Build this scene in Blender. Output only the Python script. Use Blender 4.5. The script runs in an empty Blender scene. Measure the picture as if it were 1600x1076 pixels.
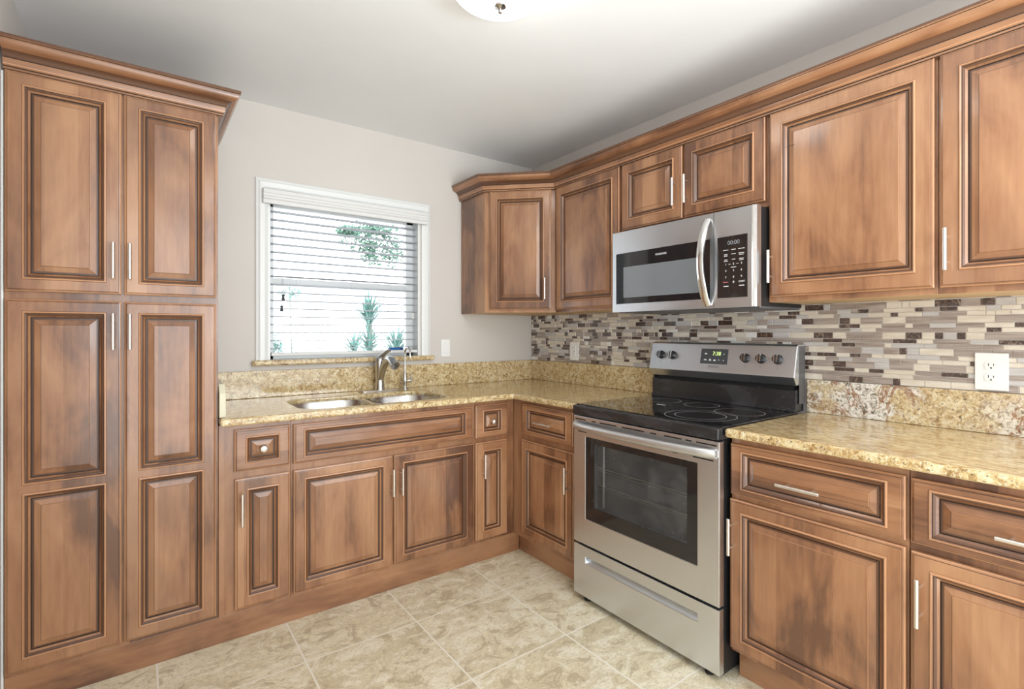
import bpy, bmesh, math, random
from mathutils import Vector, Matrix
C = bpy.context.scene.collection
S = bpy.context.scene
PI = math.pi
random.seed(11)

# ------------------------------------------------------------------ camera, world, lights, exposure
cam_d = bpy.data.cameras.new('camera'); cam = bpy.data.objects.new('camera', cam_d); C.objects.link(cam)
cam.location = (-2.3226, -2.9642, 1.2562)
cam.rotation_euler = (PI/2, 0, -0.6377)
cam_d.sensor_width = 36.0
cam_d.lens = 797.94/1600*36.0
cam_d.shift_x = (800-809.89)/1600
cam_d.shift_y = (518.7-538)/1600
cam_d.clip_start = 0.02
S.camera = cam

world = bpy.data.worlds.new('sky'); S.world = world; world.use_nodes = True
bg = world.node_tree.nodes['Background']
bg.inputs[0].default_value = (0.93, 0.97, 1.0, 1); bg.inputs[1].default_value = 3.3

def area_light(name, loc, rot, sx, sy, power, col):
    d = bpy.data.lights.new(name, 'AREA'); d.shape = 'RECTANGLE'; d.size = sx; d.size_y = sy
    d.energy = power; d.color = col
    o = bpy.data.objects.new(name, d); C.objects.link(o); o.location = loc; o.rotation_euler = rot
    return o
# added unseen fill panel across the room behind the camera, lifts overall brightness
area_light('added_rear_fill', (-1.345, -4.0, 1.20), (PI/2+0.16, 0, 0), 2.6, 2.36, 44, (0.86, 0.945, 1.0))
# added downlight behind the camera, brightens floor and right-hand cabinets
area_light('added_overhead_fill', (-1.3, -3.5, 2.44), (0, 0, 0), 1.2, 0.8, 12, (0.96, 0.98, 1.0))
# added fill by the left wall behind the camera, brightens the right-run fronts
area_light('added_left_fill', (-2.66, -3.6, 1.0), (PI/2, 0, -PI/2), 1.0, 1.5, 9, (0.97, 0.98, 1.0))
# added uplight without a fitting, evens out the ceiling brightness
area_light('added_ceiling_uplight', (-1.0, -3.65, 1.35), (PI/2+0.50, 0, 0.20), 1.5, 0.5, 9, (0.90, 0.96, 1.0)).data.spread = 1.75

S.view_settings.view_transform = 'Standard'; S.view_settings.look = 'None'
S.view_settings.gamma = 1.0; S.view_settings.use_curve_mapping = False
S.view_settings.exposure = 0.48

# ------------------------------------------------------------------ node helpers / materials
def srgb(r, g, b):
    f = lambda c: (c/255/12.92) if c/255 <= 0.04045 else ((c/255+0.055)/1.055)**2.4
    return (f(r), f(g), f(b), 1)

class NT:
    def __init__(s, name):
        s.m = bpy.data.materials.new(name); s.m.use_nodes = True
        s.t = s.m.node_tree; s.n = s.t.nodes; s.l = s.t.links
        s.b = s.n['Principled BSDF']; s.out = s.n['Material Output']
    def add(s, typ, **kw):
        n = s.n.new(typ)
        for k, v in kw.items(): setattr(n, k, v)
        return n
    def put(s, sock, v):
        if hasattr(v, 'is_output') or isinstance(v, bpy.types.NodeSocket): s.l.new(v, sock)
        else: sock.default_value = v
    def math(s, op, a, b=0.0, clamp=False):
        n = s.add('ShaderNodeMath', operation=op, use_clamp=clamp)
        s.put(n.inputs[0], a); s.put(n.inputs[1], b); return n.outputs[0]
    def coord(s, scale=(1, 1, 1), rand=0.0, offset=(0, 0, 0), which='Object'):
        tc = s.add('ShaderNodeTexCoord'); src = tc.outputs[which]
        if rand:
            oi = s.add('ShaderNodeObjectInfo')
            r = s.math('MULTIPLY', oi.outputs['Random'], rand)
            va = s.add('ShaderNodeVectorMath', operation='ADD'); s.l.new(src, va.inputs[0])
            cx = s.add('ShaderNodeCombineXYZ')
            for i in range(3): s.l.new(r, cx.inputs[i])
            s.l.new(cx.outputs[0], va.inputs[1]); src = va.outputs[0]
        mp = s.add('ShaderNodeMapping'); s.l.new(src, mp.inputs[0])
        mp.inputs['Scale'].default_value = scale; mp.inputs['Location'].default_value = offset
        return mp.outputs[0]
    def noise(s, vec, scale, detail=3.0, rough=0.55, dist=0.0):
        n = s.add('ShaderNodeTexNoise'); s.l.new(vec, n.inputs['Vector'])
        n.inputs['Scale'].default_value = scale; n.inputs['Detail'].default_value = detail
        n.inputs['Roughness'].default_value = rough; n.inputs['Distortion'].default_value = dist
        return n.outputs['Fac']
    def voronoi(s, vec, scale, out='Distance', feature='F1'):
        n = s.add('ShaderNodeTexVoronoi', feature=feature); s.l.new(vec, n.inputs['Vector'])
        n.inputs['Scale'].default_value = scale; return n.outputs[out]
    def ramp(s, fac, stops, interp='LINEAR'):
        n = s.add('ShaderNodeValToRGB'); s.l.new(fac, n.inputs[0]); cr = n.color_ramp
        cr.interpolation = interp
        while len(cr.elements) < len(stops): cr.elements.new(0.5)
        for e, (p, c) in zip(cr.elements, stops):
            e.position = p
            e.color = c if isinstance(c, tuple) else (c, c, c, 1)
        return n.outputs[0]
    def mix(s, fac, a, b, blend='MIX'):
        n = s.add('ShaderNodeMix', data_type='RGBA', blend_type=blend)
        s.put(n.inputs[0], fac); s.put(n.inputs[6], a); s.put(n.inputs[7], b); return n.outputs[2]
    def bump(s, h, strength=0.2, dist=0.01):
        n = s.add('ShaderNodeBump'); n.inputs['Strength'].default_value = strength
        n.inputs['Distance'].default_value = dist; s.l.new(h, n.inputs['Height'])
        s.l.new(n.outputs[0], s.b.inputs['Normal'])
    def set(s, **kw):
        names = dict(col='Base Color', rough='Roughness', metal='Metallic', spec='Specular IOR Level', coat='Coat Weight',
                     coatr='Coat Roughness', trans='Transmission Weight', ior='IOR', aniso='Anisotropic', emit='Emission Color', emits='Emission Strength', alpha='Alpha')
        for k, v in kw.items(): s.put(s.b.inputs[names[k]], v)
        return s.m

def plain(name, col, rough=0.5, metal=0.0, **kw):
    t = NT(name); t.set(col=col, rough=rough, metal=metal, **kw); return t.m

WD = (0.130, 0.054, 0.027, 1); WM = (0.300, 0.135, 0.062, 1); WL = (0.43, 0.222, 0.110, 1)
def wood(name, axis):
    t = NT(name)
    sc = {'v': (1, 1, 0.10), 'h': (0.10, 1, 1), 'y': (1, 0.10, 1)}[axis]
    sb = {'v': (1, 1, 0.45), 'h': (0.45, 1, 1), 'y': (1, 0.45, 1)}[axis]
    fine = t.noise(t.coord(sc, 9.0), 70, 4, 0.6)
    blot = t.noise(t.coord(sb, 17.0), 5.5, 4, 0.55, 0.6)
    big = t.noise(t.coord(sb, 31.0), 2.0, 2, 0.5)
    # stave to stave variation of the glued-up boards
    tc = t.coord((1, 1, 1), 5.0); sx = t.add('ShaderNodeSeparateXYZ'); t.l.new(tc, sx.inputs[0])
    comp = {'v': 0, 'h': 2, 'y': 2}[axis]
    cell = t.math('FLOOR', t.math('MULTIPLY', sx.outputs[comp], 11.5))
    wn = t.add('ShaderNodeTexWhiteNoise', noise_dimensions='1D'); t.l.new(cell, wn.inputs['W'])
    f = t.math('ADD', t.math('MULTIPLY', blot, 0.55), t.math('MULTIPLY', fine, 0.16))
    f = t.math('ADD', f, t.math('MULTIPLY', big, 0.35))
    f = t.math('ADD', f, t.math('MULTIPLY', wn.outputs['Value'], 0.12))
    f = t.math('SUBTRACT', f, 0.10)
    col = t.ramp(f, [(0.365, WD), (0.475, WM), (0.61, WL)])
    sm = t.noise(t.coord(sb, 3.0), 3.0, 3, 0.6)
    col = t.mix(t.math('MULTIPLY', t.math('SUBTRACT', sm, 0.5, True), 2.2, True), col, (0.155, 0.075, 0.046, 1))
    t.set(col=col, rough=t.ramp(blot, [(0.3, 0.30), (0.7, 0.42)]), spec=0.5, coat=0.7, coatr=0.13)
    return t.m
M = {}
M['wood_v'] = wood('stained_maple_vertical', 'v'); M['wood_h'] = wood('stained_maple_horizontal', 'h'); M['wood_y'] = wood('stained_maple_lengthwise', 'y')
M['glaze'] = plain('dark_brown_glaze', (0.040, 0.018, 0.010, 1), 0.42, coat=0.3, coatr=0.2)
M['glaze_and_shade'] = plain('brown_glaze_and_cove_shade', (0.125, 0.056, 0.029, 1), 0.4, coat=0.3, coatr=0.2)  # glaze wash on the doors; also paints shade into the crown cove
M['edge_wood'] = plain('worn_highlit_maple_edge', (0.52, 0.265, 0.135, 1), 0.36, coat=0.4, coatr=0.15)  # worn edge tone, lightened to paint in the bead highlights
M['raw_maple'] = plain('natural_maple_underside', (0.62, 0.42, 0.22, 1), 0.5)
M['nickel'] = plain('brushed_nickel', (0.78, 0.74, 0.69, 1), 0.34, 1.0)

def steel(name, col=(0.70, 0.73, 0.77, 1), rough=0.30, axis=1):
    t = NT(name); s = [260, 260, 260]; s[axis] = 2.0
    n = t.noise(t.coord(tuple(s)), 1.0, 2, 0.6)
    sm = t.noise(t.coord((1, 1, 1)), 5.0, 3, 0.6)
    r = t.math('ADD', t.math('MULTIPLY', n, 0.10), t.math('MULTIPLY', sm, 0.12))
    t.set(col=col, metal=1.0, rough=t.math('ADD', r, rough-0.10)); t.bump(n, 0.05, 0.001)
    return t.m
M['steel'] = steel('brushed_stainless'); M['steel_x'] = steel('brushed_stainless_sink', (0.66, 0.66, 0.65, 1), 0.27, 0)
M['handle_steel'] = plain('matte_stainless_bar', (0.68, 0.69, 0.70, 1), 0.42, 1.0)
M['chrome'] = plain('polished_steel', (0.80, 0.80, 0.80, 1), 0.12, 1.0)
M['faucet'] = plain('satin_nickel_faucet', (0.58, 0.57, 0.55, 1), 0.24, 1.0)
M['black_glass'] = plain('black_ceramic_glass', (0.012, 0.012, 0.014, 1), 0.06, coat=0.6, coatr=0.03)
t = NT('black_enamel_smudged'); n = t.noise(t.coord((0.4, 1, 1)), 9, 4, 0.6, 0.8)
t.set(col=t.ramp(n, [(0.45, (0.020, 0.020, 0.022, 1)), (0.80, (0.060, 0.060, 0.064, 1))]), rough=t.ramp(n, [(0.35, 0.16), (0.7, 0.38)]), spec=0.6); M['black_enamel'] = t.m
M['black_matte'] = plain('black_paint', (0.012, 0.012, 0.013, 1), 0.5)
M['dark_void'] = plain('dark_vent', (0.006, 0.006, 0.006, 1), 0.8)
M['grey_enamel'] = plain('grey_oven_enamel', (0.10, 0.10, 0.105, 1), 0.4)
M['rack_steel'] = plain('oven_rack_wire', (0.55, 0.55, 0.55, 1), 0.3, 1.0)
M['white_ink'] = plain('white_print', (0.8, 0.8, 0.8, 1), 0.6)
M['red_ink'] = plain('red_print', (0.55, 0.16, 0.16, 1), 0.6)
M['grey_ink'] = plain('grey_print', (0.16, 0.16, 0.17, 1), 0.6)
M['display_grey'] = plain('grey_display_plate', (0.075, 0.08, 0.088, 1), 0.25)
M['burner_ring'] = plain('pale_burner_ring', (0.42, 0.42, 0.42, 1), 0.3)
t = NT('lit_green_digits'); t.set(col=(0.1, 0.1, 0.05, 1), emit=(0.72, 0.95, 0.30, 1), emits=1.0); M['digits'] = t.m
t = NT('dim_clock_digits'); t.set(col=(0.25, 0.27, 0.28, 1), rough=0.5); M['dim_digits'] = t.m
t = NT('dusty_oven_glass')
gl = t.add('ShaderNodeBsdfTransparent'); gl.inputs[0].default_value = (0.62, 0.62, 0.62, 1)
dust = t.noise(t.coord(), 9, 5, 0.7); sp = t.voronoi(t.coord(), 42)
spk = t.math('LESS_THAN', sp, 0.045)
t.set(col=t.mix(spk, t.ramp(dust, [(0.3, (0.09, 0.09, 0.09, 1)), (0.75, (0.26, 0.26, 0.26, 1))]), (0.75, 0.75, 0.75, 1)), rough=0.12, spec=0.6)
mx = t.add('ShaderNodeMixShader'); t.l.new(t.math('ADD', t.math('MULTIPLY', dust, 0.5), spk, True), mx.inputs[0])
t.l.new(gl.outputs[0], mx.inputs[1]); t.l.new(t.b.outputs[0], mx.inputs[2]); t.l.new(mx.outputs[0], t.out.inputs[0]); M['oven_glass'] = t.m
t = NT('black_glass_with_dust'); sp = t.voronoi(t.coord(), 34); spk = t.math('LESS_THAN', sp, 0.035)
t.set(col=t.mix(spk, (0.014, 0.014, 0.015, 1), (0.6, 0.6, 0.6, 1)), rough=0.08, coat=0.4, coatr=0.04); M['dusty_black'] = t.m
t = NT('microwave_screen_mesh'); ch = t.add('ShaderNodeTexChecker'); t.l.new(t.coord(), ch.inputs[0]); ch.inputs[3].default_value = 420
t.set(col=t.mix(ch.outputs[1], (0.15, 0.165, 0.18, 1), (0.23, 0.25, 0.27, 1)), rough=0.12, coat=0.6, coatr=0.04); M['mw_screen'] = t.m

# paint
def paint(name, col, bumpy=0.03):
    t = NT(name); n = t.noise(t.coord(), 160, 3, 0.6); v = t.noise(t.coord(), 1.4, 3, 0.5)
    c2 = tuple(c*0.955 for c in col[:3]) + (1,)
    t.set(col=t.ramp(v, [(0.35, c2), (0.65, col)]), rough=0.62, spec=0.3); t.bump(n, bumpy, 0.004); return t.m
M['wall'] = paint('warm_greige_paint', (0.655, 0.615, 0.575, 1)); M['ceiling'] = paint('ceiling_white_paint', (0.89, 0.90, 0.905, 1), 0.05)
M['white_gloss'] = plain('white_trim_paint', (0.78, 0.79, 0.78, 1), 0.32)
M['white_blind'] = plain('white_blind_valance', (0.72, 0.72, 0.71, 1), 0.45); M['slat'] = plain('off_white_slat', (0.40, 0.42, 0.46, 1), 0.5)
M['white_plastic'] = plain('white_plate_plastic', (0.86, 0.86, 0.85, 1), 0.30)
M['slot_dark'] = plain('outlet_slot', (0.03, 0.03, 0.03, 1), 0.6)
M['cord'] = plain('dark_cord_tassel', (0.05, 0.06, 0.07, 1), 0.6)
M['cord_line'] = plain('blind_cord', (0.42, 0.46, 0.50, 1), 0.7)

# granite
def granite(name, stretch=(1, 1, 1), offset=(0, 0, 0), speck=1.0, rust=False, bands=None):
    t = NT(name); v = t.coord(stretch, 0.0, offset)
    w = t.noise(v, 6, 4, 0.6); w2 = t.noise(v, 38, 5, 0.72, 0.9); w3 = t.noise(v, 110, 4, 0.7, 0.6)
    base = t.ramp(w2, [(0.34, (0.22, 0.115, 0.038, 1)), (0.43, (0.45, 0.29, 0.115, 1)), (0.52, (0.64, 0.485, 0.24, 1)), (0.64, (0.79, 0.69, 0.46, 1))])
    base = t.mix(t.ramp(w, [(0.45, 0.0), (0.72, 0.5)]), base, (0.47, 0.29, 0.11, 1))
    base = t.mix(t.ramp(w3, [(0.52, 0.0), (0.64, 0.75*speck)]), base, (0.84, 0.77, 0.57, 1))
    base = t.mix(t.ramp(t.noise(v, 125, 3, 0.72, 0.9), [(0.36, 0.9*speck), (0.42, 0.0)]), base, (0.10, 0.06, 0.03, 1))
    pk = t.noise(v, 14, 3, 0.6)
    cr = t.math('MULTIPLY', t.ramp(t.voronoi(v, 75), [(0.14, 1.0), (0.26, 0.0)]), t.ramp(pk, [(0.47, 0.0), (0.60, 0.85*speck)]))
    base = t.mix(cr, base, (0.15, 0.10, 0.065, 1))
    if bands:      # lighter quartz zones lying along the length (world y) of the slab
        tc = t.coord(); sx = t.add('ShaderNodeSeparateXYZ'); t.l.new(tc, sx.inputs[0])
        wob = t.math('MULTIPLY', t.math('SUBTRACT', t.noise(t.coord((1, 1, 1), 0, (2.0, 0.3, 1.0)), 7, 4, 0.65, 0.6), 0.5), 0.55)
        yy = t.math('ADD', t.math('ADD', sx.outputs[1], wob), t.math('MULTIPLY', sx.outputs[2], 0.45))
        pos = t.math('DIVIDE', t.math('MULTIPLY', yy, -1.0), 3.2)
        m = t.ramp(pos, bands)
        wc = t.ramp(t.noise(v, 55, 4, 0.75, 0.9), [(0.36, (0.06, 0.06, 0.065, 1)), (0.43, (0.34, 0.31, 0.27, 1)), (0.50, (0.70, 0.66, 0.59, 1)), (0.60, (0.86, 0.84, 0.80, 1))])
        base = t.mix(m, base, wc)
        vn = t.math('ABSOLUTE', t.math('SUBTRACT', t.noise(t.coord((1, 1, 1.0), 0, (0.3, 0.1, 0.7)), 5.0, 5, 0.62, 1.0), 0.5))
        vein = t.math('MULTIPLY', t.ramp(vn, [(0.004, 1.0), (0.020, 0.0)]), t.ramp(m, [(0.15, 0.1), (0.6, 0.8)]))
        base = t.mix(vein, base, (0.27, 0.10, 0.025, 1))
    if rust:
        r = t.ramp(t.noise(t.coord((2, 1, 1), 0.0, (0.4, 0.2, 0.0)), 3.4, 4, 0.6, 1.2), [(0.60, 0.0), (0.70, 0.6)])
        base = t.mix(r, base, (0.42, 0.17, 0.045, 1))
    t.set(col=base, rough=0.13, spec=0.5, coat=0.35, coatr=0.04); return t.m
M['granite_top'] = granite('gold_granite_polished', (0.5, 1.6, 1), (0, 0, 0), 0.5)
M['granite_top_right'] = granite('gold_granite_polished_right', (1.6, 0.5, 1), (1.7, 0.6, 0), 0.55, True)
M['granite'] = granite('gold_granite_speckled'); M['granite_white'] = granite('gold_granite_white_patches', bands=[(0.22, 0.0), (0.27, 0.35), (0.33, 0.85), (0.47, 0.75), (0.482, 0.15), (0.505, 0.9), (0.555, 0.95), (0.575, 0.1), (0.64, 0.15), (0.68, 0.75), (0.85, 0.7)])
M['granite_pale'] = plain('pale_caulked_granite', (0.66, 0.62, 0.46, 1), 0.35)

# floor
t = NT('travertine_floor_tile'); v = t.coord()
br = t.add('ShaderNodeTexBrick'); br.offset = 0.0; br.squash = 1.0
tc = t.coord((1, 1, 1), 0.0, (0.9+0.457*8, 0.921+0.457*20, 0)); t.l.new(tc, br.inputs['Vector'])
for k, x in (('Scale', 1.0), ('Mortar Size', 0.0035), ('Mortar Smooth', 0.15), ('Brick Width', 0.457), ('Row Height', 0.457)): br.inputs[k].default_value = x
br.inputs['Color1'].default_value = (0.2, 0.2, 0.2, 1); br.inputs['Color2'].default_value = (0.8, 0.8, 0.8, 1)
vs = t.add('ShaderNodeVectorMath', operation='ADD'); t.l.new(v, vs.inputs[0]); t.l.new(br.outputs['Color'], vs.inputs[1])
vv = vs.outputs[0]
mp = t.add('ShaderNodeMapping'); t.l.new(vv, mp.inputs[0]); mp.inputs['Rotation'].default_value = (0, 0, 0.5); mp.inputs['Scale'].default_value = (1.0, 1.45, 1); vv = mp.outputs[0]
n1 = t.noise(vv, 2.6, 7, 0.64, 0.9); n2 = t.noise(vv, 7.5, 7, 0.70, 1.1); n3 = t.noise(vv, 60, 3, 0.6)
c = t.ramp(n1, [(0.30, (0.57, 0.485, 0.32, 1)), (0.50, (0.73, 0.645, 0.46, 1)), (0.70, (0.82, 0.755, 0.58, 1))])
c = t.mix(t.ramp(n2, [(0.525, 0.0), (0.56, 0.8)]), c, (0.84, 0.785, 0.64, 1))
c = t.mix(t.ramp(n2, [(0.41, 0.75), (0.455, 0.0)]), c, (0.47, 0.385, 0.255, 1))
nv = t.math('ABSOLUTE', t.math('SUBTRACT', t.noise(vv, 14, 6, 0.7, 1.6), 0.5)); c = t.mix(t.ramp(nv, [(0.006, 0.55), (0.022, 0.0)]), c, (0.40, 0.31, 0.20, 1))
c = t.mix(t.ramp(n3, [(0.30, 0.35), (0.42, 0.0)]), c, (0.40, 0.31, 0.20, 1))
c = t.mix(br.outputs['Fac'], c, (0.84, 0.80, 0.70, 1))
t.set(col=c, rough=0.36, spec=0.4)
inv = t.math('SUBTRACT', 1.0, br.outputs['Fac']); t.bump(t.math('ADD', inv, t.math('MULTIPLY', n2, 0.2)), 0.25, 0.002); M['floor'] = t.m

# mosaic tiles
def tile_mat(name, stops, scale, rough, coat=0.0, stretch=(1, 0.25, 1), dist=1.0):
    t = NT(name); n = t.noise(t.coord(stretch), scale, 4, 0.6, dist)
    t.set(col=t.ramp(n, stops), rough=rough, coat=coat, coatr=0.03); return t.m
M['t_cream'] = tile_mat('cream_stone_tile', [(0.3, (0.60, 0.53, 0.43, 1)), (0.6, (0.74, 0.68, 0.59, 1))], 30, 0.12, 0.6)
M['t_taupe'] = tile_mat('taupe_wood_grain_stone_tile', [(0.35, (0.25, 0.195, 0.165, 1)), (0.6, (0.43, 0.37, 0.33, 1))], 90, 0.12, 0.6, (1, 0.06, 1), 0.4)
M['t_grey'] = tile_mat('pale_grey_glass_tile', [(0.3, (0.44, 0.42, 0.41, 1)), (0.6, (0.57, 0.55, 0.54, 1))], 80, 0.08, 0.8, (1, 0.08, 1), 0.4)
M['t_dark'] = tile_mat('dark_marble_tile', [(0.40, (0.045, 0.027, 0.022, 1)), (0.58, (0.115, 0.075, 0.06, 1)), (0.66, (0.30, 0.22, 0.17, 1))], 45, 0.10, 0.7, (1, 1, 1), 2.2)
M['t_white'] = tile_mat('white_glass_tile', [(0.3, (0.76, 0.75, 0.72, 1)), (0.6, (0.83, 0.82, 0.79, 1))], 30, 0.06, 0.9)
M['grout'] = plain('pale_grout', (0.64, 0.60, 0.55, 1), 0.8)

t = NT('lit_frosted_glass'); t.set(col=(0.95, 0.93, 0.88, 1), emit=(1.0, 0.99, 0.96, 1), emits=5.0); M['lamp_glass'] = t.m
t = NT('window_glass'); g = t.add('ShaderNodeBsdfTransparent'); gg = t.add('ShaderNodeBsdfGlossy'); gg.inputs['Roughness'].default_value = 0.02
lw = t.add('ShaderNodeFresnel'); lw.inputs[0].default_value = 1.45; mx = t.add('ShaderNodeMixShader')
t.l.new(lw.outputs[0], mx.inputs[0]); t.l.new(g.outputs[0], mx.inputs[1]); t.l.new(gg.outputs[0], mx.inputs[2]); t.l.new(mx.outputs[0], t.out.inputs[0]); M['glass'] = t.m
M['leaf'] = plain('washed_green_leaf', (0.09, 0.20, 0.145, 1), 0.5); M['leaf_teal'] = plain('teal_green_leaf', (0.09, 0.22, 0.195, 1), 0.5)
M['bark'] = plain('palm_trunk', (0.13, 0.18, 0.15, 1), 0.9)
M['paving'] = plain('pale_paving', (0.80, 0.80, 0.80, 1), 0.9); M['stucco'] = plain('white_stucco', (0.84, 0.84, 0.85, 1), 0.9)
M['sponge'] = plain('blue_sponge', (0.03, 0.16, 0.48, 1), 0.8); M['sponge_dark'] = plain('dark_scouring_pad', (0.02, 0.04, 0.14, 1), 0.9)

# ------------------------------------------------------------------ mesh helpers
class MB:
    def __init__(s): s.v = []; s.f = []; s.mi = []; s.sm = []
    def face(s, pts, mi=0, smooth=False):
        k = len(s.v); s.v += [tuple(p) for p in pts]; s.f.append(tuple(range(k, k+len(pts)))); s.mi.append(mi); s.sm.append(smooth)
    def box(s, a, b, mi=0):
        x0, y0, z0 = (min(a[i], b[i]) for i in range(3)); x1, y1, z1 = (max(a[i], b[i]) for i in range(3))
        k = len(s.v); s.v += [(x0,y0,z0),(x1,y0,z0),(x1,y1,z0),(x0,y1,z0),(x0,y0,z1),(x1,y0,z1),(x1,y1,z1),(x0,y1,z1)]
        for q in ((3,2,1,0),(4,5,6,7),(0,1,5,4),(1,2,6,5),(2,3,7,6),(3,0,4,7)):
            s.f.append(tuple(k+i for i in q)); s.mi.append(mi); s.sm.append(False)
    def tube(s, pts, rad, n=12, mi=0, cap=True, flat=None):
        pts = [Vector(p) for p in pts]
        if not hasattr(rad, '__len__'): rad = [rad]*len(pts)
        rings = []; ref = None
        for i, p in enumerate(pts):
            d = (pts[min(i+1, len(pts)-1)]-pts[max(i-1, 0)]).normalized()
            if ref is None:
                ref = Vector((0, 0, 1)) if abs(d.z) < 0.9 else Vector((1, 0, 0))
            u = (ref - d*ref.dot(d)).normalized(); w = d.cross(u); ref = u
            k = len(s.v)
            for j in range(n):
                a = 2*PI*j/n; su, sw = (flat or (1, 1))
                s.v.append(tuple(p + u*(math.cos(a)*rad[i]*su) + w*(math.sin(a)*rad[i]*sw)))
            rings.append(k)
        for a, b in zip(rings, rings[1:]):
            for j in range(n):
                s.f.append((a+j, a+(j+1) % n, b+(j+1) % n, b+j)); s.mi.append(mi); s.sm.append(True)
        if cap:
            s.f.append(tuple(rings[0]+j for j in reversed(range(n)))); s.mi.append(mi); s.sm.append(False)
            s.f.append(tuple(rings[-1]+j for j in range(n))); s.mi.append(mi); s.sm.append(False)
    def lathe(s, prof, origin=(0, 0, 0), axis=(0, 0, 1), n=24, mi=0):
        ax = Vector(axis).normalized(); rf = Vector((1, 0, 0)) if abs(ax.x) < 0.9 else Vector((0, 0, 1))
        u = (rf-ax*rf.dot(ax)).normalized(); w = ax.cross(u); o = Vector(origin); rings = []
        for r, h in prof:
            k = len(s.v)
            for j in range(n):
                a = 2*PI*j/n; s.v.append(tuple(o+ax*h+u*(math.cos(a)*r)+w*(math.sin(a)*r)))
            rings.append(k)
        for a, b in zip(rings, rings[1:]):
            for j in range(n):
                s.f.append((a+j, a+(j+1) % n, b+(j+1) % n, b+j)); s.mi.append(mi); s.sm.append(True)
        s.f.append(tuple(rings[0]+j for j in reversed(range(n)))); s.mi.append(mi); s.sm.append(False)
        s.f.append(tuple(rings[-1]+j for j in range(n))); s.mi.append(mi); s.sm.append(False)
    def prism(s, prof, fn, t0, t1, mi=0):
        """closed profile (a,b) swept between t0 and t1; fn(a,b,t) -> point"""
        n = len(prof); k = len(s.v)
        for tt in (t0, t1): s.v += [tuple(fn(a, b, tt)) for a, b in prof]
        for j in range(n):
            s.f.append((k+j, k+(j+1) % n, k+n+(j+1) % n, k+n+j)); s.mi.append(mi); s.sm.append(False)
        s.f.append(tuple(k+j for j in reversed(range(n)))); s.mi.append(mi); s.sm.append(False)
        s.f.append(tuple(k+n+j for j in range(n))); s.mi.append(mi); s.sm.append(False)
    def build(s, name, mats, parent=None, loc=(0, 0, 0), rz=0.0, bevel=0.0, seg=2, fix=True, sharp=35):
        me = bpy.data.meshes.new(name); me.from_pydata(s.v, [], s.f)
        for m in (mats if isinstance(mats, (list, tuple)) else [mats]): me.materials.append(M[m] if isinstance(m, str) else m)
        for p, mi, sm in zip(me.polygons, s.mi, s.sm): p.material_index = mi; p.use_smooth = sm
        if fix:
            bm = bmesh.new(); bm.from_mesh(me); bmesh.ops.remove_doubles(bm, verts=bm.verts, dist=1e-6)
            bmesh.ops.recalc_face_normals(bm, faces=bm.faces); bm.to_mesh(me); bm.free()
        if any(s.sm): me.set_sharp_from_angle(angle=math.radians(sharp))
        o = bpy.data.objects.new(name, me); C.objects.link(o); o.location = loc; o.rotation_euler = (0, 0, rz)
        if parent: o.parent = parent
        if bevel:
            b = o.modifiers.new('bevel', 'BEVEL'); b.width = bevel; b.segments = seg; b.limit_method = 'ANGLE'; b.angle_limit = math.radians(40); b.harden_normals = False
        return o

def thing(name, label, cat, loc=(0, 0, 0), rz=0.0, group=None):
    o = bpy.data.objects.new(name, None); C.objects.link(o); o.location = loc; o.rotation_euler = (0, 0, rz)
    o.empty_display_size = 0.1
    o['label'] = label; o['category'] = cat
    if group: o['group'] = group
    return o
def tag(o, label, cat, group=None):
    o['label'] = label; o['category'] = cat
    if group: o['group'] = group
    return o
def struct(o): o['kind'] = 'structure'; return o

def text_mesh(name, txt, size, mat, parent, origin, ux, uz, align='CENTER', thick=0.0003):
    """flat lettering: ux = reading direction, uz = up direction"""
    cu = bpy.data.curves.new(name, 'FONT'); cu.body = txt; cu.size = size; cu.align_x = align; cu.align_y = 'CENTER'; cu.extrude = thick
    tmp = bpy.data.objects.new(name+'_curve', cu); C.objects.link(tmp)
    me = bpy.data.meshes.new_from_object(tmp.evaluated_get(bpy.context.evaluated_depsgraph_get()))
    bpy.data.objects.remove(tmp); bpy.data.curves.remove(cu)
    me.materials.clear(); me.materials.append(M[mat])
    X = Vector(ux).normalized(); Z = Vector(uz).normalized(); N = X.cross(Z)
    me.transform(Matrix(((X.x, Z.x, N.x, origin[0]), (X.y, Z.y, N.y, origin[1]), (X.z, Z.z, N.z, origin[2]), (0, 0, 0, 1))))
    o = bpy.data.objects.new(name, me); C.objects.link(o)
    if parent: o.parent = parent
    return o

# ------------------------------------------------------------------ room shell
H = 2.4573; XL = -2.69; YR = -4.25
def slab(name, a, b, mat):
    m = MB(); m.box(a, b); return struct(m.build(name, mat))
slab('floor', (XL-.1, YR-.1, -.1), (.1, .12, 0), 'floor')
slab('ceiling', (XL-.1, YR-.1, H), (.1, .12, H+.1), 'ceiling')
slab('wall_right', (0, YR-.1, 0), (.1, .12, H), 'wall')
slab('wall_left', (XL-.1, YR-.1, 0), (XL, .12, H), 'wall')
slab('wall_rear', (XL, YR-.1, 0), (0, YR, H), 'wall')
WX0, WX1, WZ0, WZ1 = -1.778, -0.902, 1.079, 1.985
m = MB()
m.box((XL, 0, 0), (WX0, .12, H)); m.box((WX1, 0, 0), (0, .12, H)); m.box((WX0, 0, 0), (WX1, .12, WZ0)); m.box((WX0, 0, WZ1), (WX1, .12, H))
struct(m.build('wall_back', 'wall', fix=False))

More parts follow.
